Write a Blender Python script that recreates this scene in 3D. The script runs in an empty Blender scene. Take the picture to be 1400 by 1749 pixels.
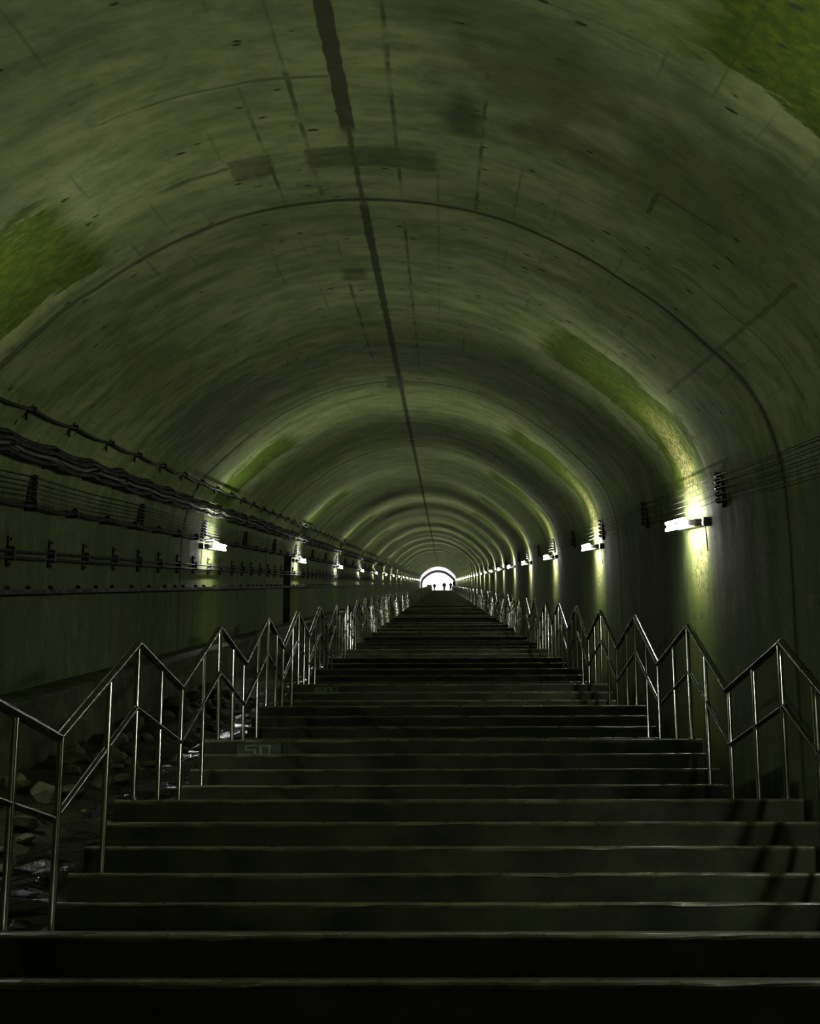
import bpy, math, random
from math import sin, cos, pi, sqrt, atan
from mathutils import Vector, Matrix

SC = bpy.context.scene
COL = SC.collection
R = random.Random(7)

# ------------------------------------------------------------------ constants of the place (metres)
PITCH = 0.2476004; YAW = atan(55 / 2885.0)
D = 6.1403        # horizontal distance from the eye to the front edge of the nearest landing
H = 0.152         # riser
T = 0.37497       # tread
L = 2.15238       # landing
P = 4 * T + L     # one flight + landing
S = 5 * H / P     # slope of the shaft
Z0 = 0.01914      # height of that landing relative to the eye
KTOP = 84
YT = D + KTOP * P
ZT = Z0 + KTOP * 5 * H
XL, XR = -1.89, 2.06     # sides of the staircase
CX = -0.65               # crown of the vault

# ------------------------------------------------------------------ camera, world, exposure
cam = bpy.data.cameras.new('camera'); co = bpy.data.objects.new('camera', cam); COL.objects.link(co)
cam.sensor_fit = 'HORIZONTAL'; cam.sensor_width = 36; cam.lens = 2885 / 1400 * 36
cam.clip_start = 0.05; cam.clip_end = 1000
f = Vector((-sin(YAW) * cos(PITCH), cos(YAW) * cos(PITCH), sin(PITCH)))
r = Vector((cos(YAW), sin(YAW), 0)); u = r.cross(f)
co.matrix_world = Matrix(((r.x, u.x, -f.x, 0), (r.y, u.y, -f.y, 0), (r.z, u.z, -f.z, 0), (0, 0, 0, 1)))
SC.camera = co
w = bpy.data.worlds.new('world'); SC.world = w; w.use_nodes = True
w.node_tree.nodes['Background'].inputs[0].default_value = (0.002, 0.003, 0.002, 1)
SC.view_settings.view_transform = 'Standard'; SC.view_settings.look = 'None'
SC.view_settings.exposure = 0.0; SC.view_settings.gamma = 1.0; SC.view_settings.use_curve_mapping = False
SC.cycles.use_denoising = True
SC.cycles.max_bounces = 4; SC.cycles.diffuse_bounces = 3; SC.cycles.glossy_bounces = 2
SC.cycles.use_adaptive_sampling = True; SC.cycles.adaptive_threshold = 0.03
SC.cycles.use_light_tree = True
TUBE_STRENGTH = 128.0
HALL_WATTS = 380.0

# ------------------------------------------------------------------ material helpers
class NT:
    """small expression builder over a node tree"""
    def __init__(s, name):
        s.m = bpy.data.materials.new(name); s.m.use_nodes = True
        s.t = s.m.node_tree; s.b = s.t.nodes['Principled BSDF']
    def n(s, k, **kw):
        x = s.t.nodes.new(k)
        for a, v in kw.items(): setattr(x, a, v)
        return x
    def put(s, sock, v):
        if isinstance(v, (int, float)): sock.default_value = v
        elif isinstance(v, (tuple, list)): sock.default_value = (*v, 1) if len(v) == 3 and sock.type == 'RGBA' else v
        else: s.t.links.new(v, sock)
    def ma(s, op, a, b=0.0, c=0.0, clamp=False):
        x = s.n('ShaderNodeMath', operation=op); x.use_clamp = clamp
        s.put(x.inputs[0], a); s.put(x.inputs[1], b); s.put(x.inputs[2], c); return x.outputs[0]
    def add(s, a, b): return s.ma('ADD', a, b)
    def sub(s, a, b): return s.ma('SUBTRACT', a, b)
    def mul(s, a, b): return s.ma('MULTIPLY', a, b)
    def mx(s, a, b): return s.ma('MAXIMUM', a, b)
    def ab(s, a): return s.ma('ABSOLUTE', a)
    def step(s, v, lo, hi, a=0.0, b=1.0):
        x = s.n('ShaderNodeMapRange', interpolation_type='SMOOTHSTEP')
        s.put(x.inputs[0], v); s.put(x.inputs[1], lo); s.put(x.inputs[2], hi); s.put(x.inputs[3], a); s.put(x.inputs[4], b)
        return x.outputs[0]
    def noise(s, vec, scale, detail=4, rough=0.55, dist=0.0):
        x = s.n('ShaderNodeTexNoise'); s.t.links.new(vec, x.inputs['Vector'])
        x.inputs['Scale'].default_value = scale; x.inputs['Detail'].default_value = detail
        x.inputs['Roughness'].default_value = rough; x.inputs['Distortion'].default_value = dist
        return x.outputs[0]
    def vec(s, a, b, c=0.0):
        x = s.n('ShaderNodeCombineXYZ'); s.put(x.inputs[0], a); s.put(x.inputs[1], b); s.put(x.inputs[2], c); return x.outputs[0]
    def mix(s, fac, a, b):
        x = s.n('ShaderNodeMix', data_type='RGBA'); s.put(x.inputs[0], fac); s.put(x.inputs[6], a); s.put(x.inputs[7], b); return x.outputs[2]
    def bump(s, h, strength, dist=0.02):
        x = s.n('ShaderNodeBump'); x.inputs['Strength'].default_value = strength; x.inputs['Distance'].default_value = dist
        s.t.links.new(h, x.inputs['Height']); s.t.links.new(x.outputs[0], s.b.inputs['Normal'])
    def objc(s): return s.n('ShaderNodeNewGeometry').outputs['Position']

def vault_material():
    q = NT('weathered_tunnel_concrete')
    uv = q.n('ShaderNodeUVMap'); uv.uv_map = 'UVMap'
    sp = q.n('ShaderNodeSeparateXYZ'); q.t.links.new(uv.outputs[0], sp.inputs[0])
    Y, V = sp.outputs[0], sp.outputs[1]        # metres along the tunnel, metres along the arch from the crown
    vv = q.vec(Y, V)
    nz = q.noise(vv, 0.9, 3, 0.6)
    nfine = q.noise(vv, 9.0, 5, 0.65)
    stre = q.noise(q.vec(q.mul(Y, 2.2), q.mul(V, 0.35)), 1.0, 4, 0.65)   # streaks running down the arch
    stre2 = q.noise(q.vec(q.mul(Y, 7.0), q.mul(V, 0.5), 3.0), 1.0, 4, 0.6)
    wob = q.noise(vv, 3.0, 4, 0.6)
    wv = q.mul(q.sub(wob, 0.5), 1.0)
    av = q.ab(V)
    # base concrete
    c = q.mix(q.step(nz, 0.3, 0.72), (0.182, 0.238, 0.078), (0.315, 0.370, 0.135))
    c = q.mix(q.mul(q.step(stre, 0.42, 0.72), 0.5), c, (0.10, 0.135, 0.042))
    c = q.mix(q.mul(q.step(stre2, 0.5, 0.8), 0.25), c, (0.38, 0.42, 0.16))
    c = q.mix(q.mul(q.step(nfine, 0.45, 0.8), 0.35), c, (0.12, 0.15, 0.06))
    # greyer, darker walls low down
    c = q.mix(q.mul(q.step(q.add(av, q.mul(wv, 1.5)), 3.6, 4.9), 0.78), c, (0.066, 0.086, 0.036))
    mott = q.noise(q.vec(q.mul(Y, 1.3), V, 7.0), 2.6, 6, 0.72)
    c = q.mix(q.mul(q.step(mott, 0.47, 0.62), 0.42), c, (0.095, 0.13, 0.045))
    c = q.mix(q.mul(q.step(mott, 0.5, 0.3), 0.35), c, (0.36, 0.42, 0.19))
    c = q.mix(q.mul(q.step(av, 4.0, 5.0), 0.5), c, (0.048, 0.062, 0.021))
    c = q.mix(q.mul(q.step(Y, 22.0, 120.0), q.step(av, 3.5, 4.6, 0.65, 0.15)), c, (0.40, 0.47, 0.20))  # far vault's extra light painted into the colour, paler up the tunnel
    # pits and blow holes
    vo = q.n('ShaderNodeTexVoronoi'); q.t.links.new(q.vec(Y, q.mul(V, 0.7)), vo.inputs['Vector']); vo.inputs['Scale'].default_value = 4.2
    pit = q.step(q.add(vo.outputs['Distance'], q.mul(q.sub(nfine, 0.5), 0.34)), 0.06, 0.14, 1.0, 0.0)
    pit = q.mul(pit, q.step(q.noise(vv, 0.8, 2), 0.28, 0.45))
    # moss
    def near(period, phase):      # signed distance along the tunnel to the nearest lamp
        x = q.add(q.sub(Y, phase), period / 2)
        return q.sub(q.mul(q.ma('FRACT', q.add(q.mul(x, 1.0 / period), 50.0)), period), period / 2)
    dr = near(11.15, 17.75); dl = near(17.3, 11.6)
    tear = q.noise(q.vec(q.mul(Y, 2.5), q.mul(V, 0.9)), 1.3, 5, 0.7)
    tw = q.mul(q.sub(tear, 0.5), 2.4)
    sl = q.sub(dr, q.mul(q.sub(V, 3.0), 0.0))
    vr = q.mul(q.step(V, 1.5, 2.6), q.step(V, 3.6, 5.0, 1.0, 0.0))
    mr = q.mul(q.step(q.add(q.ab(sl), tw), 0.95, 1.15, 1.0, 0.0), q.step(q.add(vr, q.mul(tw, 0.35)), 0.15, 0.6))
    vl = q.mul(q.step(V, -2.7, -1.7, 1.0, 0.0), q.step(V, -4.4, -3.5))
    ml = q.mul(q.step(q.add(q.ab(dl), tw), 0.95, 1.15, 1.0, 0.0), q.step(q.add(vl, q.mul(tw, 0.35)), 0.15, 0.6))
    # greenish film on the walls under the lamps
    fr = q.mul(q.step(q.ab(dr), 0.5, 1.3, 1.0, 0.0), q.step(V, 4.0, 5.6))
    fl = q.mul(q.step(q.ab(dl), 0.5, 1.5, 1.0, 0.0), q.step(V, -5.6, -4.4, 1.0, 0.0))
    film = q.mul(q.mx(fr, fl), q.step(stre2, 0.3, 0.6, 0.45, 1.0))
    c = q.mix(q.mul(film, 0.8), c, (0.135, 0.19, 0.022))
    moss = q.mx(mr, ml)
    mcol = q.mix(q.step(nfine, 0.35, 0.7), (0.034, 0.074, 0.0006), (0.095, 0.140, 0.002))
    c = q.mix(q.mul(moss, 0.93), c, mcol)
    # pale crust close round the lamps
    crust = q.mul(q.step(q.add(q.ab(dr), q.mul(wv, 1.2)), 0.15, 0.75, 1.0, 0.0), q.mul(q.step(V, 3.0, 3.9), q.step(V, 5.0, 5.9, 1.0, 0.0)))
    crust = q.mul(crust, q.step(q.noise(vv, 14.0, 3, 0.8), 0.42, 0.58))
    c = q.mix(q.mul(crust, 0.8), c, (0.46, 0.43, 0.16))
    dark = pit
    def lin(coord, at, hw, soft=0.02, wobble=0.05):
        return q.step(q.ab(q.add(q.sub(coord, at), q.mul(wv, wobble))), hw, hw + soft, 1.0, 0.0)
    def win(coord, lo, hi, soft=0.03, wobble=0.12):
        x = q.add(coord, q.mul(wv, wobble))
        return q.mul(q.step(x, lo - soft, lo + soft), q.step(x, hi - soft, hi + soft, 1.0, 0.0))
    # seam along the crown: wide and tarry in the nearest bay, thin beyond
    seam = q.mx(q.mul(lin(V, 0.0, 0.045, 0.015, 0.04), win(Y, -30, 11.0, 0.15)), q.mul(lin(V, 0.0, 0.012, 0.02, 0.06), 0.85))
    seam = q.mx(seam, q.mul(lin(V, 0.0, 0.028, 0.02, 0.05), win(Y, 13.2, 400, 0.3)))
    dark = q.mx(dark, q.mul(seam, 0.9))
    # formwork board lines, broken up by noise
    fv = q.sub(q.ma('FRACT', q.add(q.mul(q.add(V, q.mul(wv, 0.02)), 1 / 0.32), 40.5)), 0.5)
    bl = q.mul(q.step(q.ab(fv), 0.012, 0.05, 1.0, 0.0), q.step(q.noise(q.vec(q.mul(Y, 0.7), q.mul(V, 2.5)), 1.0, 3), 0.48, 0.66))
    fy = q.sub(q.ma('FRACT', q.add(q.mul(q.add(q.sub(Y, 9.7), q.mul(wv, 0.03)), 1 / 1.79), 40.5)), 0.5)
    by = q.mul(q.step(q.ab(fy), 0.004, 0.014, 1.0, 0.0), q.step(q.noise(q.vec(q.mul(Y, 1.2), q.mul(V, 0.9), 5.0), 1.0, 3), 0.45, 0.62))
    boards = q.mx(bl, by)
    dark = q.mx(dark, q.mul(boards, 0.4))
    # ring joints every 12.5 m
    fj = q.sub(q.mul(q.ma('FRACT', q.add(q.mul(q.sub(Y, 13.12), 1 / 12.5), 40.5)), 12.5), 6.25)
    jn = q.step(q.ab(q.add(fj, q.mul(wv, 0.14))), q.mul(q.step(av, 2.2, 3.6, 0.02, 0.06), q.step(av, 4.3, 5.0, 1.0, 0.5)), q.step(av, 2.2, 3.6, 0.09, 0.14), 1.0, 0.0)
    dark = q.mx(dark, q.mul(jn, 0.72))
    # dark repair band, cracks and smudges of the nearest bays
    b1 = q.mul(win(Y, 11.42, 12.02, 0.04, 0.2), q.mx(win(V, -0.36, 0.63, 0.02, 0.05), win(V, -0.94, -0.61, 0.02, 0.05)))
    b1 = q.mul(b1, q.step(nfine, 0.3, 0.65, 1.0, 0.6))
    b2 = q.mul(lin(Y, 11.62, 0.02, 0.05, 0.2), win(V, -1.5, -0.9, 0.1))
    b3 = q.mul(lin(Y, 9.72, 0.01, 0.025, 0.1), win(V, -1.3, -0.03, 0.1))
    b4 = q.mul(win(Y, 16.1, 16.75, 0.1, 0.2), win(V, -0.36, -0.13, 0.04, 0.2))
    b5 = q.mul(win(Y, 24.9, 26.6, 0.3, 0.6), win(V, -0.22, 0.06, 0.04, 0.2))
    e1 = q.mul(lin(V, 2.235, 0.012, 0.02, 0.03), win(Y, 10.24, 10.86))
    e2 = q.mul(lin(Y, 10.25, 0.015, 0.03, 0.05), win(V, 2.23, 2.75))
    e3 = q.mul(lin(Y, 11.75, 0.012, 0.03, 0.2), win(V, 2.6, 4.0))
    e4 = q.mul(lin(V, 3.3, 0.01, 0.02, 0.06), win(Y, 10.0, 16.0))
    for e, k in ((b1, 0.75), (b2, 0.6), (b3, 0.6), (b4, 0.6), (b5, 0.6), (e1, 0.75), (e2, 0.75), (e3, 0.5), (e4, 0.45)):
        dark = q.mx(dark, q.mul(e, k))
    g1 = q.mul(lin(V, 0.335, 0.008, 0.012, 0.03), q.mx(win(Y, 6, 12.9), win(Y, 14, 24, 0.3)))
    g2 = q.mul(lin(V, -0.32, 0.010, 0.014, 0.04), q.mx(win(Y, 9.6, 12.9), win(Y, 16.5, 23.5, 0.3)))
    g3 = q.mul(lin(V, -0.64, 0.008, 0.012, 0.03), win(Y, 9.8, 12.8))
    g4 = q.mul(lin(V, 0.96, 0.008, 0.012, 0.03), win(Y, 9.0, 13.0))
    gk = q.step(q.noise(vv, 2.2, 3), 0.38, 0.6, 0.15, 0.75)
    for g_ in (g1, g2, g3, g4): dark = q.mx(dark, q.mul(g_, gk))
    def blob(y, v, ry, rv, k):
        a = q.mul(q.sub(Y, y), 1 / ry); b = q.mul(q.sub(V, v), 1 / rv)
        d = q.add(q.ma('SQRT', q.add(q.mul(a, a), q.mul(b, b))), q.mul(wv, 1.6))
        return q.mul(q.step(d, 0.2, 1.2, 1.0, 0.0), k)
    for a in ((10.35, 0.82, 0.7, 0.2, 0.75), (10.3, 1.45, 0.6, 0.6, 0.6), (9.2, 1.3, 1.1, 0.9, 0.55), (9.6, 2.4, 1.8, 1.0, 0.5), (8.3, 0.9, 0.5, 0.6, 0.45),
              (17.5, -2.6, 3.0, 0.8, 0.4), (21.5, -2.6, 3.5, 1.0, 0.45), (10.2, -2.45, 0.5, 0.5, 0.5), (57, -1.3, 2.2, 1.1, 0.7), (69, -1.2, 2.2, 0.9, 0.7), (51.5, 0.3, 2.0, 1.2, 0.4)):
        dark = q.mx(dark, blob(*a))
    c = q.mix(dark, c, (0.038, 0.046, 0.021))
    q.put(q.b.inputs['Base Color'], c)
    q.put(q.b.inputs['Roughness'], q.step(stre, 0.35, 0.7, 0.75, 0.95))
    q.b.inputs['Specular IOR Level'].default_value = 0.12
    hgt = q.noise(vv, 12, 5, 0.7)
    q.bump(hgt, 0.35, 0.02)
    return q.m

def simple(name, c1, c2, scale=4.0, rough=(0.6, 0.9), metal=0.0, bump=0.3, spec=0.5, bscale=None, bdist=0.01):
    q = NT(name); p = q.objc()
    n = q.noise(p, scale, 5, 0.6)
    q.put(q.b.inputs['Base Color'], q.mix(q.step(n, 0.3, 0.7), c1, c2))
    q.put(q.b.inputs['Roughness'], q.step(q.noise(p, scale * 1.7, 3), 0.3, 0.7, rough[0], rough[1]))
    q.b.inputs['Metallic'].default_value = metal; q.b.inputs['Specular IOR Level'].default_value = spec
    if bump: q.bump(q.noise(p, bscale or scale * 6, 4, 0.65), bump, bdist)
    return q.m

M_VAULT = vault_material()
M_STEP = simple('wet_dark_step_concrete', (0.009, 0.012, 0.0045), (0.032, 0.040, 0.014), 2.6, (0.45, 0.8), 0, 0.25, 0.2, 30, 0.006)
M_NOSE = simple('worn_step_nosing', (0.035, 0.042, 0.018), (0.11, 0.125, 0.055), 5.0, (0.2, 0.55), 0, 0.5, 0.6, 40, 0.006)
M_SIDE = simple('stair_side_concrete', (0.016, 0.021, 0.008), (0.040, 0.050, 0.018), 3.0, (0.75, 0.95), 0, 0.3, 0.08)
M_KERB = simple('kerb_concrete', (0.035, 0.044, 0.018), (0.075, 0.09, 0.038), 2.0, (0.7, 0.95), 0, 0.4, 0.15)
M_FLOOR = simple('wet_gully_bed', (0.006, 0.008, 0.003), (0.022, 0.028, 0.009), 2.5, (0.6, 0.95), 0, 0.8, 0.12, 14, 0.05)
M_ROCK = simple('wet_rock', (0.022, 0.028, 0.010), (0.085, 0.10, 0.036), 4.0, (0.5, 0.9), 0, 0.6, 0.15, 18, 0.03)
M_STEEL = simple('brushed_stainless_rail', (0.36, 0.37, 0.28), (0.46, 0.46, 0.36), 1.0, (0.13, 0.2), 1.0, 0.08, 0.5, 60, 0.002)
M_RAIL = simple('grimy_hand_rail', (0.055, 0.06, 0.042), (0.10, 0.105, 0.075), 2.0, (0.2, 0.32), 1.0, 0.05, 0.5, 60, 0.002)
M_CABLE = simple('black_cable_sheath', (0.004, 0.005, 0.003), (0.010, 0.011, 0.007), 3.0, (0.55, 0.8), 0, 0.1, 0.25)
M_PALE = simple('grey_conduit', (0.05, 0.056, 0.042), (0.09, 0.095, 0.075), 3.0, (0.45, 0.65), 0, 0.1)
M_RUST = simple('dark_galvanised_bracket', (0.007, 0.008, 0.005), (0.024, 0.025, 0.015), 9.0, (0.5, 0.8), 0.0, 0.2, 0.3)
M_WIRE = simple('thin_dark_wire', (0.02, 0.024, 0.012), (0.05, 0.055, 0.028), 2.0, (0.6, 0.8), 0.0, 0, 0.2)
M_INS = simple('dark_porcelain_insulator', (0.008, 0.008, 0.006), (0.02, 0.02, 0.014), 6.0, (0.15, 0.3), 0, 0)
M_HOUSE = simple('lamp_housing_enamel', (0.05, 0.052, 0.042), (0.11, 0.11, 0.09), 6.0, (0.4, 0.6), 0, 0.1)
M_PAINT = simple('faded_step_number_paint', (0.08, 0.14, 0.05), (0.17, 0.25, 0.10), 18.0, (0.6, 0.9), 0, 0)
M_PLATE = simple('green_number_ground', (0.012, 0.026, 0.007), (0.024, 0.048, 0.013), 9.0, (0.6, 0.9), 0, 0)
M_HALL = simple('white_painted_hall', (0.78, 0.76, 0.78), (0.84, 0.82, 0.84), 1.0, (0.6, 0.8), 0, 0)
M_RIB = simple('grey_arch_rib', (0.03, 0.032, 0.025), (0.05, 0.052, 0.04), 2.0)
M_BOX = simple('grey_cabinet_paint', (0.12, 0.125, 0.11), (0.18, 0.185, 0.16), 3.0)
M_DBOX = simple('dark_cabinet_paint', (0.015, 0.015, 0.018), (0.03, 0.03, 0.034), 3.0)
M_SKIN = simple('skin', (0.35, 0.22, 0.16), (0.4, 0.26, 0.19), 6.0, bump=0)
M_CLO1 = simple('black_jacket_cloth', (0.012, 0.012, 0.014), (0.02, 0.02, 0.024), 30.0)
M_CLO2 = simple('dark_trouser_cloth', (0.014, 0.015, 0.02), (0.024, 0.025, 0.03), 30.0)
M_HAIR = simple('dark_hair', (0.008, 0.007, 0.006), (0.02, 0.016, 0.012), 60.0)
def emitter(name, col, st):
    q = NT(name); q.b.inputs['Base Color'].default_value = (0.8, 0.8, 0.8, 1)
    q.b.inputs['Emission Color'].default_value = (*col, 1); q.b.inputs['Emission Strength'].default_value = st
    return q.m
M_TUBE = emitter('lit_fluorescent_glass', (1.0, 0.96, 0.98), TUBE_STRENGTH)
M_HTUBE = emitter('lit_hall_tube', (1.0, 0.97, 1.0), 20.0)
def water_material():
    q = NT('running_water'); p = q.objc()
    q.b.inputs['Base Color'].default_value = (0.004, 0.005, 0.004, 1); q.b.inputs['Roughness'].default_value = 0.08
    q.b.inputs['Specular IOR Level'].default_value = 0.9
    mp = q.n('ShaderNodeMapping'); q.t.links.new(p, mp.inputs[0]); mp.inputs['Scale'].default_value = (1.6, 0.8, 1)
    q.bump(q.noise(mp.outputs[0], 16, 6, 0.8, 0.6), 1.0, 0.22)
    return q.m
M_WATER = water_material()

# ------------------------------------------------------------------ mesh helpers
class MB:
    def __init__(s): s.v = []; s.f = []; s.mi = []; s.uv = None
    def quad(s, a, b, c, d, m=0):
        i = len(s.v); s.v += [a, b, c, d]; s.f.append((i, i + 1, i + 2, i + 3)); s.mi.append(m)
    def box(s, x0, x1, y0, y1, z0, z1, m=0, bev=0.0):
        if bev <= 0:
            i = len(s.v)
            s.v += [(x0, y0, z0), (x1, y0, z0), (x1, y1, z0), (x0, y1, z0), (x0, y0, z1), (x1, y0, z1), (x1, y1, z1), (x0, y1, z1)]
            for q in ((0, 3, 2, 1), (4, 5, 6, 7), (0, 1, 5, 4), (1, 2, 6, 5), (2, 3, 7, 6), (3, 0, 4, 7)):
                s.f.append(tuple(i + k for k in q)); s.mi.append(m)
            return
        b = bev; i = len(s.v)      # box with a chamfer all round top and bottom
        rings = [(b, z0), (0, z0 + b), (0, z1 - b), (b, z1)]
        for o, z in rings:
            a = o; s.v += [(x0 + b, y0 + a, z), (x1 - b, y0 + a, z), (x1 - a, y0 + b, z), (x1 - a, y1 - b, z),
                           (x1 - b, y1 - a, z), (x0 + b, y1 - a, z), (x0 + a, y1 - b, z), (x0 + a, y0 + b, z)]
        for k in range(3):
            for j in range(8):
                n = (j + 1) % 8
                s.f.append((i + k * 8 + j, i + k * 8 + n, i + k * 8 + 8 + n, i + k * 8 + 8 + j)); s.mi.append(m)
        s.f.append(tuple(i + j for j in range(7, -1, -1))); s.mi.append(m)
        s.f.append(tuple(i + 24 + j for j in range(8))); s.mi.append(m)
    def tube(s, pts, rad, n=8, m=0, caps=True):
        pts = [Vector(p) for p in pts]; k = len(pts); rr = rad if isinstance(rad, (list, tuple)) else [rad] * k
        base = len(s.v)
        for i, p in enumerate(pts):
            d = (pts[min(i + 1, k - 1)] - pts[max(i - 1, 0)]).normalized()
            a = Vector((1, 0, 0)) if abs(d.x) < 0.9 else Vector((0, 0, 1))
            e1 = d.cross(a).normalized(); e2 = d.cross(e1).normalized()
            for j in range(n):
                t = 2 * pi * j / n; s.v.append(tuple(p + (e1 * cos(t) + e2 * sin(t)) * rr[i]))
        for i in range(k - 1):
            for j in range(n):
                a = base + i * n + j; b = base + i * n + (j + 1) % n
                s.f.append((a, a + n, b + n, b)); s.mi.append(m)
        if caps:
            s.f.append(tuple(base + j for j in range(n))); s.mi.append(m)
            s.f.append(tuple(base + (k - 1) * n + j for j in range(n - 1, -1, -1))); s.mi.append(m)
    def mesh(s, name, mats, smooth=False):
        me = bpy.data.meshes.new(name); me.from_pydata(s.v, [], s.f)
        for m in (mats if isinstance(mats, (list, tuple)) else [mats]): me.materials.append(m)
        me.polygons.foreach_set('material_index', s.mi)
        if smooth:
            me.polygons.foreach_set('use_smooth', [True] * len(me.polygons)); me.set_sharp_from_angle(angle=0.7)
        me.update(); return me
    def build(s, name, mats, parent=None, smooth=False):
        return link(name, s.mesh(name, mats, smooth), parent)

def link(name, me, parent=None):
    o = bpy.data.objects.new(name, me); COL.objects.link(o)
    if parent: o.parent = parent
    return o
def empty(name, loc):
    o = bpy.data.objects.new(name, None); COL.objects.link(o); o.location = loc; o.empty_display_size = 0.1; return o
def tag(o, label=None, cat=None, group=None, kind=None):
    for k, v in (('label', label), ('category', cat), ('group', group), ('kind', kind)):
        if v: o[k] = v
    return o
def copy_tree(o, parent=None):
    c = o.copy(); COL.objects.link(c)
    if parent: c.parent = parent
    for ch in list(o.children): copy_tree(ch, c)
    return c
def sl(x, y, zs): return (x, y, zs + S * y)      # a point given by its height over the shaft's line through the eye

# ------------------------------------------------------------------ the tunnel
TAB = [(0, 3.30), (.6, 3.25), (1.2, 3.095), (1.8, 2.80), (2.2, 2.525), (2.5, 2.30), (2.8, 2.01), (3.05, 1.755), (3.24, 1.46), (3.35, 1.13), (3.40, .8), (3.42, .3)]
def crom(tab, per=5):
    out = []; q = [(-tab[1][0], tab[1][1])] + list(tab) + [(tab[-1][0], tab[-1][1] - .6)]
    for i in range(1, len(q) - 2):
        for k in range(per):
            t = k / per; o = []
            for a in (0, 1):
                p0, p1, p2, p3 = q[i - 1][a], q[i][a], q[i + 1][a], q[i + 2][a]
                o.append(.5 * (2 * p1 + (p2 - p0) * t + (2 * p0 - 5 * p1 + 4 * p2 - p3) * t * t + (3 * p1 - p0 - 3 * p2 + p3) * t ** 3))
            out.append(tuple(o))
    return out + [tab[-1]]
HALF = crom(TAB) + [(3.42, z) for z in (0.72, )][:0] + [(3.42, -1.03), (3.42, -2.6)]
arc = [0]
for a, b in zip(HALF, HALF[1:]): arc.append(arc[-1] + sqrt((a[0] - b[0]) ** 2 + (a[1] - b[1]) ** 2))
SPLIT = next(i for i, (a, z) in enumerate(HALF) if z < 1.2)
RIGHT = [(CX + a, z, s_) for (a, z), s_ in zip(HALF, arc)]
LEFT = [(CX - a, z, -s_) for (a, z), s_ in zip(HALF, arc)]
def strip(profile, name, kind='structure', y_from=-12.0, y_to=YT, hole=None):
    joints = [13.12 + 12.5 * k for k in range(-3, 30)]
    joints = [j for j in joints if y_from < j < y_to]
    mb = MB(); uvs = []
    def seg(ya, yb, off=0.0):
        n = len(profile); base = len(mb.v)
        for y in (ya, yb):
            for (x, z, v) in profile:
                k = 1 + off / 3.4
                mb.v.append(sl(CX + (x - CX) * k, y, z * (k if z > 0 else 1))); uvs.append((y, v))
        for i in range(n - 1):
            if hole and hole[0] <= ya + .01 and yb - .01 <= hole[1] and profile[i][1] <= hole[3] + .01 and profile[i + 1][1] >= hole[2] - .01: continue
            mb.f.append((base + i, base + n + i, base + n + i + 1, base + i + 1)); mb.mi.append(0)
    def lip(y, a, b):
        n = len(profile); base = len(mb.v)
        for off in (a, b):
            k = 1 + off / 3.4
            for (x, z, v) in profile:
                mb.v.append(sl(CX + (x - CX) * k, y, z * (k if z > 0 else 1))); uvs.append((y, v))
        for i in range(n - 1):
            mb.f.append((base + i, base + n + i, base + n + i + 1, base + i + 1)); mb.mi.append(0)
    y = y_from; g = 0.016
    for j in joints:
        seg_ys = [y, j - g]
        if hole and y < hole[0] < j: seg_ys = [y, hole[0], hole[1], j - g]
        for a, b in zip(seg_ys, seg_ys[1:]): seg(a, b)
        lip(j - g, 0, .03); seg(j - g, j + g, .03); lip(j + g, .03, 0); y = j + g
    seg(y, y_to)
    me = mb.mesh(name, M_VAULT)
    ul = me.uv_layers.new(name='UVMap')
    vi = [0] * len(me.loops); me.loops.foreach_get('vertex_index', vi)
    flat = []
    for i in vi: flat += uvs[i]
    ul.data.foreach_set('uv', flat)
    me.polygons.foreach_set('use_smooth', [True] * len(me.polygons))
    me.set_sharp_from_angle(angle=0.6)
    return tag(link(name, me), kind=kind)
# refine the left wall's points so the niche can be cut out of it
def with_z(prof, zs, side):
    out = []
    for a, b in zip(prof, prof[1:]):
        out.append(a)
        for z in zs:
            if b[1] < z < a[1]:
                t = (a[1] - z) / (a[1] - b[1]); out.append((a[0] + (b[0] - a[0]) * t, z, a[2] + (b[2] - a[2]) * t))
    return out + [prof[-1]]
NICHE = (42.55, 44.5, -1.03, 0.75)
wl = with_z(LEFT[SPLIT:], [0.75, ], -1)
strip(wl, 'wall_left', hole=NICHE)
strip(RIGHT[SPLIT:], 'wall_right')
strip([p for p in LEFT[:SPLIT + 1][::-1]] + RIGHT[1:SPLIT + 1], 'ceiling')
# niche in the left wall
mb = MB(); y0, y1, z0, z1 = NICHE; xa, xb = CX - 3.42, CX - 4.3
mb.quad(sl(xa, y0, z0), sl(xb, y0, z0), sl(xb, y0, z1), sl(xa, y0, z1)); mb.quad(sl(xa, y1, z0), sl(xb, y1, z0), sl(xb, y1, z1), sl(xa, y1, z1))
mb.quad(sl(xb, y0, z0), sl(xb, y1, z0), sl(xb, y1, z1), sl(xb, y0, z1)); mb.quad(sl(xa, y0, z1), sl(xa, y1, z1), sl(xb, y1, z1), sl(xb, y0, z1))
mb.quad(sl(xa, y0, z0), sl(xa, y1, z0), sl(xb, y1, z0), sl(xb, y0, z0))
tag(mb.build('wall_niche', M_SIDE), kind='structure')
# closing wall far below the viewer
mb = MB(); ring = [sl(x, -12.0, z) for x, z, v in LEFT[::-1] + RIGHT[1:]]
mb.v = ring; mb.f = [tuple(range(len(ring)))]; mb.mi = [0]
tag(mb.build('wall_back', M_SIDE), kind='structure')
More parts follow.
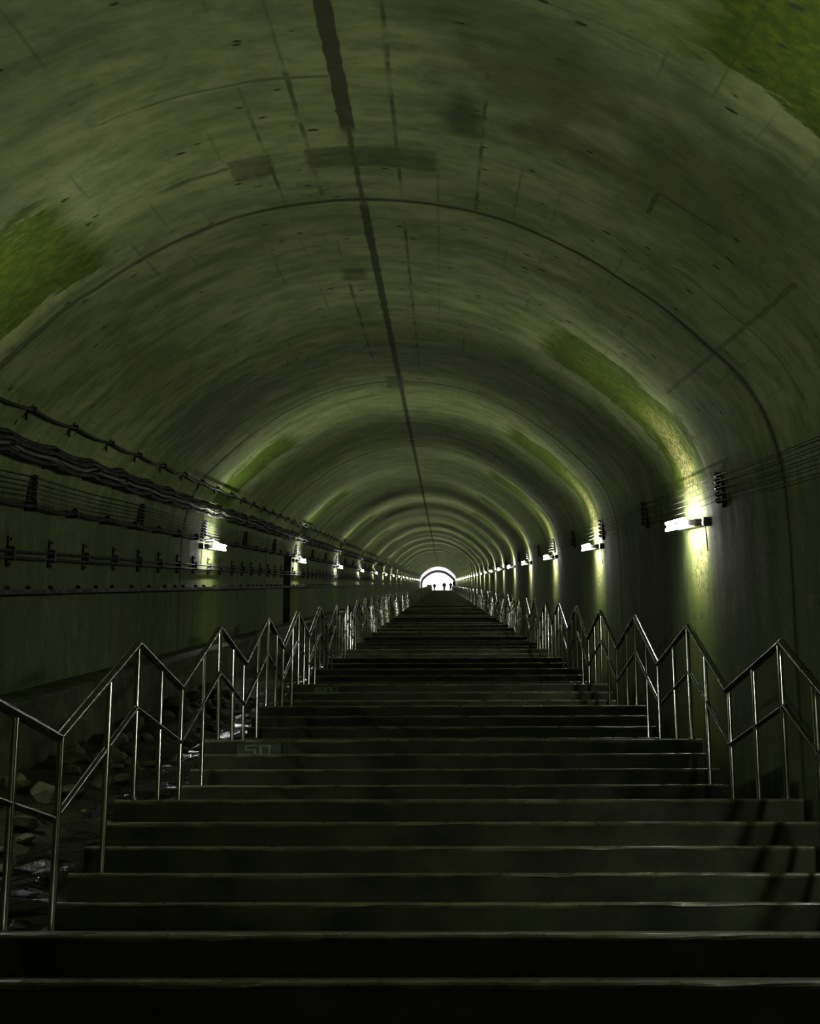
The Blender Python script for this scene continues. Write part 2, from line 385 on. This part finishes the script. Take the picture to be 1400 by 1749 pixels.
# bed of the shaft: gully on the left, channel on the right
GZ = -1.80
mb = MB()
ny = 260; ys = [-12 + (60 + 12) * i / ny for i in range(ny + 1)] + [80, 120, 200, YT]
xs = [-3.8 + (2.0) * i / 14 for i in range(15)]
for j, y in enumerate(ys):
    for i, x in enumerate(xs):
        n = (R.random() - .5) * .09 if j <= ny else 0
        chan = -.13 * math.exp(-((x + 2.45) / .33) ** 2) + .12 * max(0, (-2.7 - x))
        mb.v.append(sl(x, y + (R.random() - .5) * .1 * (0 < j < ny), GZ + n + chan))
nx = len(xs)
for j in range(len(ys) - 1):
    for i in range(nx - 1): mb.f.append((j * nx + i, j * nx + i + 1, (j + 1) * nx + i + 1, (j + 1) * nx + i)); mb.mi.append(0)
tag(mb.build('floor_gully', M_FLOOR), kind='structure')
mb = MB(); mb.box(XR - .05, CX + 3.43, 0, 1, 0, 1)
mb = MB(); mb.v = [sl(XR - .1, -12, -2.45), sl(2.78, -12, -2.45), sl(2.78, YT, -2.45), sl(XR - .1, YT, -2.45)]; mb.f = [(0, 1, 2, 3)]; mb.mi = [0]
tag(mb.build('floor_channel', M_SIDE), kind='structure')
# concrete ledge along the foot of the left wall
mb = MB(); pr = [(CX - 3.43, -1.03), (-3.80, -1.07), (-3.765, -1.10), (-3.74, -1.95), (CX - 3.43, -1.95)]
for y in (-12, YT):
    for x, z in pr: mb.v.append(sl(x, y, z))
for i in range(5): mb.f.append((i, (i + 1) % 5, 5 + (i + 1) % 5, 5 + i)); mb.mi.append(0)
tag(mb.build('trim_ledge', M_KERB), kind='structure')

# ------------------------------------------------------------------ the staircase
def flight_mesh(seed, detail):
    """landing with its riser, then four treads; origin at the landing's front edge"""
    rr = random.Random(seed); mb = MB()
    prof = []      # (y, z, material of the face that follows)
    nos = [(0.0, 0.0)] + [(L + i * T, (i + 1) * H) for i in range(4)]
    rise0 = -H
    for i, (y, z) in enumerate(nos):
        yn = nos[i + 1][0] if i < 4 else P
        prof += [(y + .012, z - H, 0), (y + .004, z - .024, 1), (y, z - .014, 1), (y + .005, z - .006, 1), (y + .02, z, 1), (y + .055, z + .001, 2),
                 (yn + .012, z + (0.018 if i == 0 else .004), 2)]
    nxs = 48 if detail else 1
    ph = [[rr.uniform(0, 6.3) for _ in range(4)] for _ in range(5)]
    cols = []
    for a in range(nxs + 1):
        x = XL + (XR - XL) * a / nxs; c = []
        for k, (y, z, m) in enumerate(prof):
            i = k // 7; j = k % 7; dy = dz = 0
            if detail and j in (1, 2, 3, 4):
                p_ = ph[i]; wv = .35 * sin(x * 2.1 + p_[0]) + .3 * sin(x * 5.3 + p_[1]) + .2 * sin(x * 11 + p_[2])
                chip = max(0, sin(x * 3.7 + p_[3]) - .82) * 5 * rr.random()
                dz = -.004 * abs(wv) - (.012 * chip if j > 1 else 0) + rr.uniform(-.0015, .0015); dy = .006 * chip * (j < 4)
                if j == 1: dz = .007 * wv + rr.uniform(-.004, .004)
            c.append((x, y + dy, z + dz))
        cols.append(c)
    n = len(prof)
    for c in cols: mb.v += c
    for a in range(nxs):
        for k in range(n - 1):
            if k % 7 == 6: continue
            b = a * n + k; mb.f.append((b, b + n, b + n + 1, b + 1))
            mb.mi.append({0: 0, 1: 1, 2: 0}[prof[k][2]] if k % 7 != 4 else 1)
    # sides
    for a in (0, nxs):
        x = cols[a][0][0]
        for i, (y, z) in enumerate(nos):
            yn = nos[i + 1][0] if i < 4 else P
            zb = lambda yy: -2.45 + S * yy - 0.0
            i0 = len(mb.v)
            mb.v += [(x, y + .01, z - .002), (x, yn + .012, z), (x, yn + .012, zb(yn) + 1.2), (x, y + .01, zb(y) + 1.2)]
            mb.f.append((i0, i0 + 1, i0 + 2, i0 + 3)); mb.mi.append(2)
    return mb.mesh('flight', [M_STEP, M_NOSE, M_SIDE])
stair = tag(empty('concrete_staircase', (0, D, Z0)), 'long straight wet concrete staircase climbing the middle of the tunnel in short flights', 'staircase')
far_me = None; near = {}
for k in range(-3, KTOP):
    if k < 9:
        me = flight_mesh(100 + k, True)
    else:
        far_me = far_me or flight_mesh(5, False); me = far_me
    o = link('flight', me, stair); o.location = (0, k * P, k * 5 * H); near[k] = o
# top landing edge
mb = MB(); mb.box(XL, XR, 0, .4, -H, 0); o = mb.build('top_step', [M_STEP], stair); o.location = (0, KTOP * P, KTOP * 5 * H)
# painted step numbers on the risers
SEG = {'5': 'abcdf' , '0': 'acdefb'}
GL = {'5': [(0, .9, 1, 1), (0, .5, .17, 1), (0, .45, 1, .58), (.83, .1, 1, .5), (0, 0, 1, .1)],
      '0': [(0, .88, 1, 1), (0, 0, 1, .12), (0, .1, .18, .9), (.82, .1, 1, .9)],
      '6': [(0, .88, 1, 1), (0, 0, .18, 1), (0, .44, 1, .56), (.82, .1, 1, .5), (0, 0, 1, .12)]}
for k, txt in ((2, '50'), (4, '60')):
    mb = MB(); mb.box(-1.63, -1.28, -.004, .006, -.135, -.036)
    pl = mb.build('number_patch', M_PLATE, near[k])
    mb = MB()
    for ci, ch in enumerate(txt):
        for a, b, c_, d_ in GL[ch]:
            w_, h_ = .088, .078; x0 = -1.565 + ci * .115; z0 = -.125
            mb.box(x0 + a * w_, x0 + c_ * w_, -.0075, 0, z0 + b * h_, z0 + d_ * h_)
    nn = mb.build('step_number', M_PAINT, near[k])
    nn['label'] = 'faded pale green painted step number ' + txt

# ------------------------------------------------------------------ handrails
def post_mesh(h):
    mb = MB(); mb.tube([(0, 0, 0), (0, 0, .012)], .034, 12); mb.tube([(0, 0, .01), (0, 0, h)], .0175, 12); return mb.mesh('post', M_STEEL, True)
def handrail(x, name, label, valley):
    t = tag(empty(name, (x, D, Z0)), label, 'handrail')
    K0, K1 = -1, KTOP - 1
    top, mid = [], []
    fr = [(0, 0, .90), (.25, 0, .90), (valley, 0, .895), (.78, 2 * H, None)]
    pm = {}
    def railz(fr_, hh):
        return hh if fr_ <= valley else hh + 5 * H * (fr_ - valley) / (1 - valley)
    posts = []
    for k in range(K0, K1 + 1):
        zz = k * 5 * H
        for q_, hh, lst in ((0, .90, top), (valley, .895, top), (0, .53, mid), (valley, .52, mid)):
            j = R.uniform(-.012, .012)
            lst.append((R.uniform(-.008, .008), (k + q_) * P, zz + hh + j * .5))
        for q_, fz, _ in fr:
            hgt = railz(q_, .895) - fz
            posts.append(((k + q_) * P + (.05 if q_ == 0 else 0), zz + fz, hgt, R.uniform(-.006, .006)))
    zz = (K1 + 1) * 5 * H
    top.append((0, (K1 + 1) * P, zz + .9)); mid.append((0, (K1 + 1) * P, zz + .53))
    def railmesh(pts, rad):
        mb = MB(); n = len(pts)
        for i in range(n - 1): mb.tube([pts[i], pts[i + 1]], rad, 12 if i < 30 else 6)
        for i in range(1, min(n, 40)):     # welded corners
            p = Vector(pts[i]); mb.tube([p + Vector((0, -.012, -rad * .7)), p + Vector((0, 0, 0)), p + Vector((0, .012, rad * .7))], [rad * .5, rad * 1.06, rad * .5], 10)
        return mb
    railmesh(top, .0225).build('top_rail', M_RAIL, t, True)
    railmesh(mid, .0160).build('middle_rail', M_RAIL, t, True)
    far = MB()
    for i, (y, z, h_, dx) in enumerate(posts):
        if i < 96:
            key = round(h_, 3)
            if key not in pm: pm[key] = post_mesh(h_)
            o = link('post', pm[key], t); o.location = (dx, y, z)
            o.rotation_euler = (0, R.uniform(-.006, .006), R.uniform(0, 6))
        else: far.tube([(dx, y, z), (dx, y, z + h_)], .0175, 5, caps=False)
    tag(far.build('far_posts', M_STEEL, t, True), kind='stuff')
handrail(-1.79, 'handrail', 'zigzag stainless steel handrail on the left side of the stairs beside the gully', .48)
handrail(1.98, 'handrail', 'zigzag stainless steel handrail on the right side of the stairs by the bare wall', .52)

# ------------------------------------------------------------------ wall lamps
ORD = ['nearest', 'second', 'third', 'fourth', 'fifth', 'sixth', 'seventh', 'eighth']
def make_lamp():
    t = empty('wall_lamp', (0, 0, 0))        # local +x points away from the wall
    mb = MB(); mb.box(0, .035, -.60, .60, -.03, .035, bev=.008)
    mb.box(.03, .12, -.66, .66, -.04, .044, bev=.014); mb.build('housing', M_HOUSE, t)
    mb = MB(); mb.box(0, .07, -.98, -.86, -.045, .05, bev=.01); mb.tube([(.04, -.87, 0), (.04, -.64, 0)], .011, 8); mb.build('junction_box', M_HOUSE, t)
    for e_ in (-1, 1):
        mb = MB(); mb.box(.10, .235, e_ * .66 - .012, e_ * .66 + .012, -.03, .034, bev=.004); mb.build('tube_holder', M_HOUSE, t)
    for s_ in (-1, 1):
        mb = MB(); mb.tube([(.225, -.70, s_ * .036 + .002), (.225, .70, s_ * .036 + .002)], .018, 7)
        mb.build('tube', M_TUBE, t, True)
    mb = MB(); mb.tube([(.04, -.92, -.04), (.03, -.92, -.16), (.015, -.90, -.3)], .006, 6); mb.build('flex', M_CABLE, t)
    return t
lamp0 = make_lamp(); first = True
def place_lamp(x, y, zs, side, label, group):
    global first
    o = lamp0 if first else copy_tree(lamp0); first = False
    o.location = sl(x, y, zs)
    o.rotation_euler = (atan(S), 0, 0)      # the fittings lie along the slope of the shaft
    o.scale = (-1 if side > 0 else 1, 1, 1)       # mirrored on the right wall
    tag(o, label, 'lamp', group)
rl = [6.70 + 11.15 * i for i in range(-1, 27)]; rl = [y for y in rl if y < YT - 6]
c_ = 0
for y in rl:
    seen = y > 10
    if seen and c_ < 8: lab = 'lit twin-tube lamp on the right wall, %s one up the stairs' % ('largest and ' + ORD[0] if c_ == 0 else ORD[c_]); c_ += 1
    elif seen: lab = 'tiny lit lamp in the far row on the right wall, beyond the eighth one'
    else: lab = 'lit twin-tube lamp on the right wall out of view %s' % ('overhead' if y > 0 else 'behind the viewer')
    place_lamp(CX + 3.41, y + .0, .64, 1, lab, 'twin-tube lamps along the right wall')
lw = [-6.1 + 17.3 * i for i in range(0, 19)]; lw = [y for y in lw if y < YT - 6]
c_ = 0
for y in lw:
    seen = y > 20
    if seen and c_ < 6: lab = 'lit twin-tube lamp on the left wall, %s one up the stairs' % ('largest and ' + ORD[0] if c_ == 0 else ORD[c_]); c_ += 1
    elif seen: lab = 'tiny lit lamp in the far row on the left wall, beyond the sixth one'
    else: lab = 'lit twin-tube lamp on the left wall out of view %s' % ('beside the near stairs' if y > 0 else 'behind the viewer')
    place_lamp(CX - 3.41, y, .66, -1, lab, 'twin-tube lamps along the left wall')

# ------------------------------------------------------------------ cables and brackets
WL, WR = CX - 3.42, CX + 3.42
def wallx(zs, side):        # wall surface at a height
    for (a, z), (b, z2) in zip(HALF, HALF[1:]):
        if z2 <= zs <= z: return CX + side * (a + (b - a) * ((z - zs) / (z - z2 + 1e-9)))
    return CX + side * 3.42
YEND = YT - 2
def cable(name, x, zs, rad, y0, pitch, sag, label, mat, group=None, seed=1, jit=0.0):
    rr = random.Random(seed); pts = []; y = -11.5
    y = y0 - math.ceil((y0 + 11.5) / pitch) * pitch + pitch
    while y < YEND:
        jx, jz = rr.uniform(-jit, jit) * .5, rr.uniform(-jit, jit)
        pts.append(sl(x + jx, y, zs + jz))
        if y < 70:
            for f_ in ((.25, .75), (.5, 1), (.75, .75)):
                pts.append(sl(x + jx, y + pitch * f_[0], zs + jz * .5 - sag * f_[1] + rr.uniform(-jit, jit) * .4))
            y += pitch
        else: y += pitch * 4
    mb = MB(); mb.tube(pts, rad, 8 if rad > .01 else 5)
    return tag(mb.build(name, mat, smooth=True), label, 'cable', group)
# left wall, from the top down
cable('cable', wallx(1.64, -1) + .06, 1.64, .016, 16.5, 1.8, .03, 'single thin black cable, topmost of all on the left wall', M_CABLE)
hx = wallx(1.3, -1)
for i, (dx, z, rd, lab, mt) in enumerate(((.09, 1.405, .023, 'thick black cable, uppermost in the heavy bundle on the left wall', M_CABLE),
        (.12, 1.352, .027, 'thick black cable, second from the top in the heavy left bundle', M_CABLE),
        (.135, 1.29, .018, 'slim grey conduit between the black cables of the heavy left bundle', M_PALE),
        (.10, 1.232, .027, 'thick black cable, lowest in the heavy bundle on the left wall', M_CABLE))):
    cable('cable', hx + dx, z, rd, 16.1, 1.76, .035, lab, mt, 'heavy cable bundle on the left wall', 10 + i, .018)
cable('cable', WL + .12, .795, .021, 15.9, 1.76, .03, 'black cable hung just beneath the thin wires on the left wall', M_CABLE, None, 31, .01)
cable('cable', WL + .06, .335, .014, 15.35, 1.65, .008, 'upper one of two close thin black cables at mid height, left wall', M_CABLE, 'pair of thin cables on the left wall', 32, .004)
cable('cable', WL + .06, .268, .016, 15.35, 1.65, .008, 'lower one of two close thin black cables at mid height, left wall', M_CABLE, 'pair of thin cables on the left wall', 33, .004)
nm = ['lowest', 'second from bottom', 'third from bottom', 'third from top', 'second from top', 'topmost']
for i in range(6):
    cable('wire', WL + .118 - .001 * i, .83 + i * .049, .0045, 15.9, 5.85, .02, 'thin bare wire on the left wall insulators, ' + nm[i], M_WIRE, 'insulated wires on the left wall', 40 + i, .004)
nm = ['lowest', 'second from bottom', 'middle', 'second from top', 'topmost']
for i in range(5):
    cable('wire', WR - .118, .80 + i * .065, .0045, 15.85, 5.95, .02, 'thin bare wire on the right wall insulators, ' + nm[i], M_WIRE, 'insulated wires on the right wall', 60 + i, .004)
# shallow cable trough
mb = MB(); y = -11.5
x0, x1 = WL + .002, WL + .21
for y, y2 in [(-11.5, YEND)]:
    pr = [(x0, -.085), (x1, -.085), (x1, -.04), (x1 - .02, -.04), (x1 - .02, -.07), (x0, -.07)]
    for yy in (y, y2):
        for x, z in pr: mb.v.append(sl(x, yy, z))
    for i in range(6): mb.f.append((i, (i + 1) % 6, 6 + (i + 1) % 6, 6 + i)); mb.mi.append(0)
tr = tag(empty('cable_trough', sl(WL, 0, -.06)), 'long shallow dark cable trough running low along the left wall', 'trough')
tb = mb.build('tray', M_CABLE); tb.parent = tr; tb.matrix_parent_inverse = Matrix.Translation(-tr.location)
lidm = MB(); lidm.box(0, .05, -.05, .05, 0, .03, bev=.006); lidme = lidm.mesh('clip', M_RUST)
y = 12.1; i = 0
while y < 60 and i < 60:
    o = link('clip', lidme, tr); o.location = (.155, y, S * y + .018); y += R.choice((.75, .9, 1.25)); i += 1

def repeat(me, name, x, zs, y0, pitch, ymax, label, cat, group, mirror=False):
    y = y0 - math.floor((y0 - 13.5) / pitch) * pitch; c_ = 0
    while y < ymax:
        o = link(name, me); o.location = sl(x, y + R.uniform(-.05, .05), zs)
        if mirror: o.scale = (-1, 1, 1)
        lab = label + (', %s in view' % ORD[c_] if 14.4 < y and c_ < 8 else ', beyond the eighth' if y > 14.4 else ', just outside the frame')
        if y > 14.4: c_ += 1
        tag(o, lab, cat, group); y += pitch
# hook brackets of the heavy bundle
mb = MB(); mb.box(0, .016, -.03, .03, -.14, .15); mb.box(0, .17, -.02, .02, .045, .06); mb.box(0, .16, -.02, .02, -.135, -.118)
mb.tube([(.01, 0, .13), (.05, 0, .18), (.02, 0, .20)], .012, 6); mb.box(0, .2, -.02, .02, -.045, -.03)
repeat(mb.mesh('cable_bracket', M_RUST), 'cable_bracket', hx - .005, 1.32, 16.1, 1.76, 110, 'dark bracket of the heavy cable bundle, left wall', 'bracket', 'brackets of the heavy cable bundle')
# clips of the top cable
mb = MB(); mb.box(-.02, .075, -.012, .012, -.024, -.014); mb.box(.03, .085, -.03, .03, -.026, .026, bev=.006); mb.tube([(.03, 0, .02), (.04, 0, .06)], .009, 6)
mb.box(-.02, .0, -.025, .025, -.09, .05)
repeat(mb.mesh('cable_clip', M_RUST), 'cable_clip', wallx(1.64, -1), 1.64, 16.5, 1.8, 100, 'small dark clip of the topmost cable, left wall', 'clip', 'clips of the top cable')
# saddle clamps of the low cable
mb = MB(); mb.box(0, .02, -.04, .04, -.06, .06); mb.tube([(.0, 0, -.035), (.08, 0, -.045), (.15, 0, -.04)], .02, 6); mb.tube([(.12, -.07, 0), (.12, .07, 0)], .034, 8)
repeat(mb.mesh('cable_clamp', M_RUST), 'cable_clamp', WL, .795, 15.9, 1.76, 100, 'dark clamp on the cable under the wires, left wall', 'clamp', 'clamps of the cable beneath the wires')
# upright hangers of the double cable
mb = MB(); mb.box(0, .03, -.034, .034, -.145, .15, bev=.006); mb.box(.02, .085, -.03, .03, -.085, .045, bev=.008)
mb.tube([(.0, 0, .12), (.05, 0, .12)], .014, 8); mb.tube([(.0, 0, -.12), (.05, 0, -.12)], .014, 8)
repeat(mb.mesh('cable_hanger', M_RUST), 'cable_hanger', WL - .002, .325, 15.35, 1.65, 100, 'upright dark hanger of the thin cable pair, left wall', 'hanger', 'hangers of the thin cable pair')
# insulator racks
def rack(x, y, side, n, z0, dz, label, group):
    t = tag(empty('insulator_rack', sl(x, y, .78)), label, 'rack', group); t.scale = (side, 1, 1)
    hgt = (n - 1) * dz + (z0 - .78) + .06
    mb = MB(); mb.box(0, .065, -.05, .05, -.03, hgt, bev=.006); mb.build('upright', M_RUST, t)
    for i in range(n):
        mb = MB(); z = z0 - .78 + i * dz + dz * .1
        mb.tube([(.05, 0, z), (.07, 0, z), (.085, 0, z), (.112, 0, z), (.125, 0, z)], [.02, .02, .030, .022, .008], 10)
        mb.build('insulator', M_INS, t, True)
ys = [15.9 + 5.85 * i for i in range(-4, 15)]; c_ = 0
for y in ys:
    if y > 14 and c_ < 4: lab = 'insulator rack for the thin wires on the left wall, %s one in view' % ORD[c_]; c_ += 1
    elif y < 14: lab = 'insulator rack for the thin wires on the left wall, out of view'
    else: lab = 'small far insulator rack for the wires on the left wall, past the fourth'
    rack(WL, y, 1, 6, .83, .049, lab, 'insulator racks on the left wall')
ys = [15.85 + 5.95 * i for i in range(-4, 15)]; c_ = 0
for y in ys:
    if y > 14 and c_ < 4: lab = 'insulator rack for the thin wires on the right wall, %s one in view' % ORD[c_]; c_ += 1
    elif y < 14: lab = 'insulator rack for the thin wires on the right wall, out of view'
    else: lab = 'small far insulator rack for the wires on the right wall, past the fourth'
    rack(WR, y, -1, 5, .80, .065, lab, 'insulator racks on the right wall')
# ------------------------------------------------------------------ gully: rubble, rocks, water
def rock_mesh(seed):
    rr = random.Random(seed); import bmesh
    bm = bmesh.new(); bmesh.ops.create_icosphere(bm, subdivisions=2, radius=1)
    ax = [Vector((rr.gauss(0, 1), rr.gauss(0, 1), rr.gauss(0, 1))).normalized() for _ in range(9)]
    for v in bm.verts:
        for a in ax:      # flatten against random planes: angular stones
            d = v.co.dot(a)
            if d > .62: v.co -= a * (d - .62)
        v.co *= rr.uniform(.96, 1.04)
    me = bpy.data.meshes.new('rock'); bm.to_mesh(me); bm.free(); me.materials.append(M_ROCK); return me
rocks = [rock_mesh(i) for i in range(7)]
n = 0; put = []
while n < 90:
    y = R.uniform(8.5, 26); x = R.uniform(-3.65, -2.05)
    if x > -2.75 and R.random() < .75: continue
    s_ = R.uniform(.05, .16) * (1.25 if x < -3 else .7)
    if any((x - a) ** 2 + (y - b) ** 2 < ((s_ + c) * 1.15) ** 2 for a, b, c in put): continue
    put.append((x, y, s_)); o = link('rock', R.choice(rocks)); chan = .12 * max(0, -2.7 - x) - .13 * math.exp(-((x + 2.45) / .33) ** 2)
    o.location = sl(x, y, GZ + chan + s_ * .35); o.scale = (s_ * R.uniform(.8, 1.3), s_ * R.uniform(.8, 1.4), s_ * R.uniform(.5, .9))
    o.rotation_euler = (R.uniform(-.4, .4), R.uniform(-.4, .4), R.uniform(0, 6))
    tag(o, 'wet angular stone lying in the dark gully left of the stairs', 'rock', 'stones in the left gully'); n += 1
mb = MB(); rr = random.Random(3); ys = [5 + .12 * i for i in range(420)]
for j, y in enumerate(ys):
    for i in range(7):
        x = -2.85 + .85 * i / 6 + .05 * sin(y * 1.7)
        mb.v.append(sl(x, y, GZ - .025 + .02 * sin(y * 5 + i) + rr.uniform(-.03, .03) - .03 * (i in (0, 6))))
for j in range(len(ys) - 1):
    for i in range(6): mb.f.append((j * 7 + i, j * 7 + i + 1, (j + 1) * 7 + i + 1, (j + 1) * 7 + i)); mb.mi.append(0)
tag(mb.build('stream_water', M_WATER, smooth=True), 'rippling water trickling down the dark gully left of the stairs', 'water', None, 'stuff')

# ------------------------------------------------------------------ bright hall at the top
HL = 34.0
mb = MB(); prof = [(x, z) for x, z, v in LEFT[::-1] + RIGHT[1:] if z > -1.26] ; prof = [(LEFT[-1][0], -1.2586)] + prof + [(RIGHT[-1][0], -1.2586)]
zb = ZT + 1.2586; np_ = len(prof)
for y in (YT, YT + HL):
    for x, z in prof: mb.v.append((x, y, zb + z))
for i in range(np_ - 1): mb.f.append((i, i + 1, np_ + i + 1, np_ + i)); mb.mi.append(0)
tag(mb.build('ceiling_hall', M_HALL, smooth=True), kind='structure')
mb = MB(); mb.v = [(x, YT + HL, zb + z) for x, z in prof]; mb.f = [tuple(range(np_))]; mb.mi = [0]
tag(mb.build('wall_end', M_HALL), kind='structure')
mb = MB(); mb.box(-4.2, 2.9, YT + .4, YT + HL, ZT - .2, ZT)
mb.box(-4.2, XL, YT - .0, YT + .4, ZT - .2, ZT); mb.box(XR, 2.9, YT, YT + .4, ZT - .2, ZT)
tag(mb.build('floor_hall', M_HALL), kind='structure')
mb = MB(); yr = YT + 3.2
for i, (x, z) in enumerate(prof):
    for k, dy in ((1.01, 0), (.88, 0), (.88, .5), (1.01, .5)):
        mb.v.append((CX + (x - CX) * k, yr + dy, zb + (z * k if z > 0 else z)))
for i in range(np_ - 1):
    for a, b in ((0, 1), (1, 2), (2, 3)): mb.f.append((i * 4 + a, i * 4 + b, i * 4 + 4 + b, i * 4 + 4 + a)); mb.mi.append(0)
tag(mb.build('trim_arch', M_RIB), kind='structure')
for i, y in enumerate((5, 12, 19, 27)):
    for s_ in (-1, 1):
        x = CX + s_ * 2.0; t = tag(empty('ceiling_lamp', (x, YT + y, ZT + 3.9)), 'glaring tube lamp on the white vault of the hall atop the stairs', 'lamp', 'lamps of the bright hall')
        mb = MB(); mb.box(-.12, .12, -.7, .7, -.0, .06, bev=.01); mb.build('housing', M_BOX, t)
        mb = MB(); mb.tube([(0, -.62, -.03), (0, .62, -.03)], .02, 8); mb.build('tube', M_HTUBE, t)
        ld = bpy.data.lights.new('hall_light', 'AREA'); ld.shape = 'RECTANGLE'; ld.size = .3; ld.size_y = 1.2; ld.energy = HALL_WATTS; ld.color = (1, .97, 1)
        lo = bpy.data.objects.new('hall_light', ld); COL.objects.link(lo); lo.parent = t; lo.location = (0, 0, -.07)
t = tag(empty('cabinet', (-2.35, YT + .75, ZT)), 'pale grey cabinet left of the stair head against the bright hall', 'cabinet')
mb = MB(); mb.box(-.45, .45, -.25, .25, .05, 1.15, bev=.02); mb.build('body', M_BOX, t)
mb = MB(); mb.box(-.42, .42, -.22, .22, 0, .06); mb.build('plinth', M_DBOX, t)
mb = MB(); mb.box(-.38, .38, -.265, -.25, .12, 1.08, bev=.006); mb.build('door', M_BOX, t)
t = tag(empty('locker', (2.36, YT + .8, ZT)), 'tall dark locker right of the stair head against the bright hall', 'locker')
mb = MB(); mb.box(-.27, .27, -.25, .25, .05, 1.75, bev=.02); mb.build('body', M_DBOX, t)
mb = MB(); mb.box(-.24, .24, -.265, -.25, .12, 1.68, bev=.006); mb.build('door', M_DBOX, t)

# ------------------------------------------------------------------ people
def skin_obj(name, chains, mat, parent, levels=1):
    vs, es, rs = [], [], []
    idx = {}
    for ch in chains:
        prev = None
        for (p, rd) in ch:
            key = tuple(round(c, 4) for c in p)
            if key not in idx: idx[key] = len(vs); vs.append(p); rs.append(rd)
            i = idx[key]
            if prev is not None and prev != i: es.append((prev, i))
            prev = i
    me = bpy.data.meshes.new(name); me.from_pydata(vs, es, []); o = link(name, me, parent)
    m = o.modifiers.new('skin', 'SKIN'); m.use_smooth_shade = True
    for i, rd in enumerate(rs):
        me.skin_vertices[0].data[i].radius = (rd[0], rd[1]) if isinstance(rd, tuple) else (rd, rd)
    me.skin_vertices[0].data[0].use_root = True
    sb = o.modifiers.new('sub', 'SUBSURF'); sb.levels = levels; sb.render_levels = levels
    me.materials.append(mat); return o
def bake(o):
    dg = bpy.context.evaluated_depsgraph_get(); me = bpy.data.meshes.new_from_object(o.evaluated_get(dg)); o.modifiers.clear(); o.data = me
def person(loc, rz, h, pose, label):
    t = tag(empty('person', loc), label, 'person', None); t.rotation_euler = (0, 0, rz)
    s = h / 1.70
    def q(x, y, z): return (x * s, y * s, z * s)
    pel = (q(0, 0, .92), (.13 * s, .10 * s)); wai = (q(0, 0, 1.06), (.125 * s, .09 * s)); che = (q(0, .0, 1.28), (.16 * s, .10 * s)); nec = (q(0, 0, 1.44), .055 * s)
    sw = pose.get('stride', .05); body = [[pel, wai, che, nec, (q(0, .01, 1.50), .055 * s), (q(0, .02, 1.57), (.075 * s, .09 * s)), (q(0, .01, 1.65), (.068 * s, .08 * s))]]
    legs, arms = [], []
    for sd, st in ((-1, sw), (1, -sw)):
        hip = (q(sd * .09, 0, .88), .085 * s); kn = (q(sd * .10, st + .02, .49), .058 * s); an = (q(sd * .10, st * 2 - .02, .09), .04 * s)
        legs.append([pel, hip, kn, an, (q(sd * .11, st * 2 + .04, .04), .04 * s), (q(sd * .12, st * 2 + .15, .03), .032 * s)])
        sh = (q(sd * .18, 0, 1.38), .055 * s); b = pose.get('arm', (.0, .0)); el = (q(sd * .24, -.02 - st * .8, 1.12), .042 * s)
        wr = (q(sd * (.24 - pose.get('in', 0)), .10 + pose.get('fwd', .0) - st, .90 + pose.get('up', 0)), .028 * s)
        w_ = Vector(wr[0]); pm_ = (tuple(w_ + Vector((0, .03, -.05)) * s), .03 * s)
        arms.append([che, sh, el, wr, pm_])
        for fi in range(4):
            k = tuple(w_ + Vector((sd * 0, .012 + .018 * (fi - 1.0), -.095)) * s); e = tuple(w_ + Vector((-sd * .015, .02 + .018 * (fi - 1.0), -.15 + .012 * abs(fi - 1.5))) * s)
            arms.append([pm_, (k, .009 * s), (e, .008 * s)])
        arms.append([pm_, (tuple(w_ + Vector((-sd * .02, .06, -.075)) * s), .010 * s), (tuple(w_ + Vector((-sd * .025, .075, -.11)) * s), .009 * s)])
    bd = skin_obj('body', body + legs + arms, M_SKIN, t)
    def grow(chs, g): return [[(p, (rd[0] + g, rd[1] + g) if isinstance(rd, tuple) else rd + g) for p, rd in c] for c in chs]
    jk = grow([[pel, wai, che, (nec[0], .06 * s)]] + [a[:4] for a in arms if len(a) == 5], .085 * s)
    tr_ = grow([l[:4] for l in legs], .05 * s)
    o1 = skin_obj('jacket', jk, M_CLO1, t); o2 = skin_obj('trousers', tr_, M_CLO2, t)
    shs = [skin_obj('shoe', grow([l[3:]], .010 * s), M_CLO1, t) for l in legs]
    o3 = skin_obj('hair', [[(q(0, -.015, 1.52), .06 * s), (q(0, -.01, 1.62), (.082 * s, .085 * s)), (q(0, -.005, 1.68), .07 * s)]], M_HAIR, t)
    for o in [bd, o1, o2, o3] + shs: bake(o)
    # face: nose, ears
    mb = MB(); mb.tube([q(0, .09, 1.60), q(0, .118, 1.565), q(0, .10, 1.55)], [.008 * s, .014 * s, .01 * s], 6); mb.build('nose', M_SKIN, t, True)
    for sd in (-1, 1):
        mb = MB(); mb.tube([q(sd * .078, .0, 1.545), q(sd * .086, -.005, 1.57), q(sd * .08, -.005, 1.60)], [.006 * s, .012 * s, .007 * s], 6); mb.build('ear', M_SKIN, t, True)
    return t
person((-1.33, YT + .75, ZT), 0.3, 1.56, dict(stride=.02, fwd=.05), 'dark silhouetted person, leftmost of three standing at the stair head')
person((.50, YT + .9, ZT), -.1, 1.76, dict(stride=.1), 'dark silhouetted person, middle of three at the stair head, walking')
person((1.72, YT + .8, ZT), .2, 1.74, dict(stride=.04, fwd=.12, up=.3, **{'in': .1}), 'dark silhouetted person, rightmost of three at the stair head, arms raised')
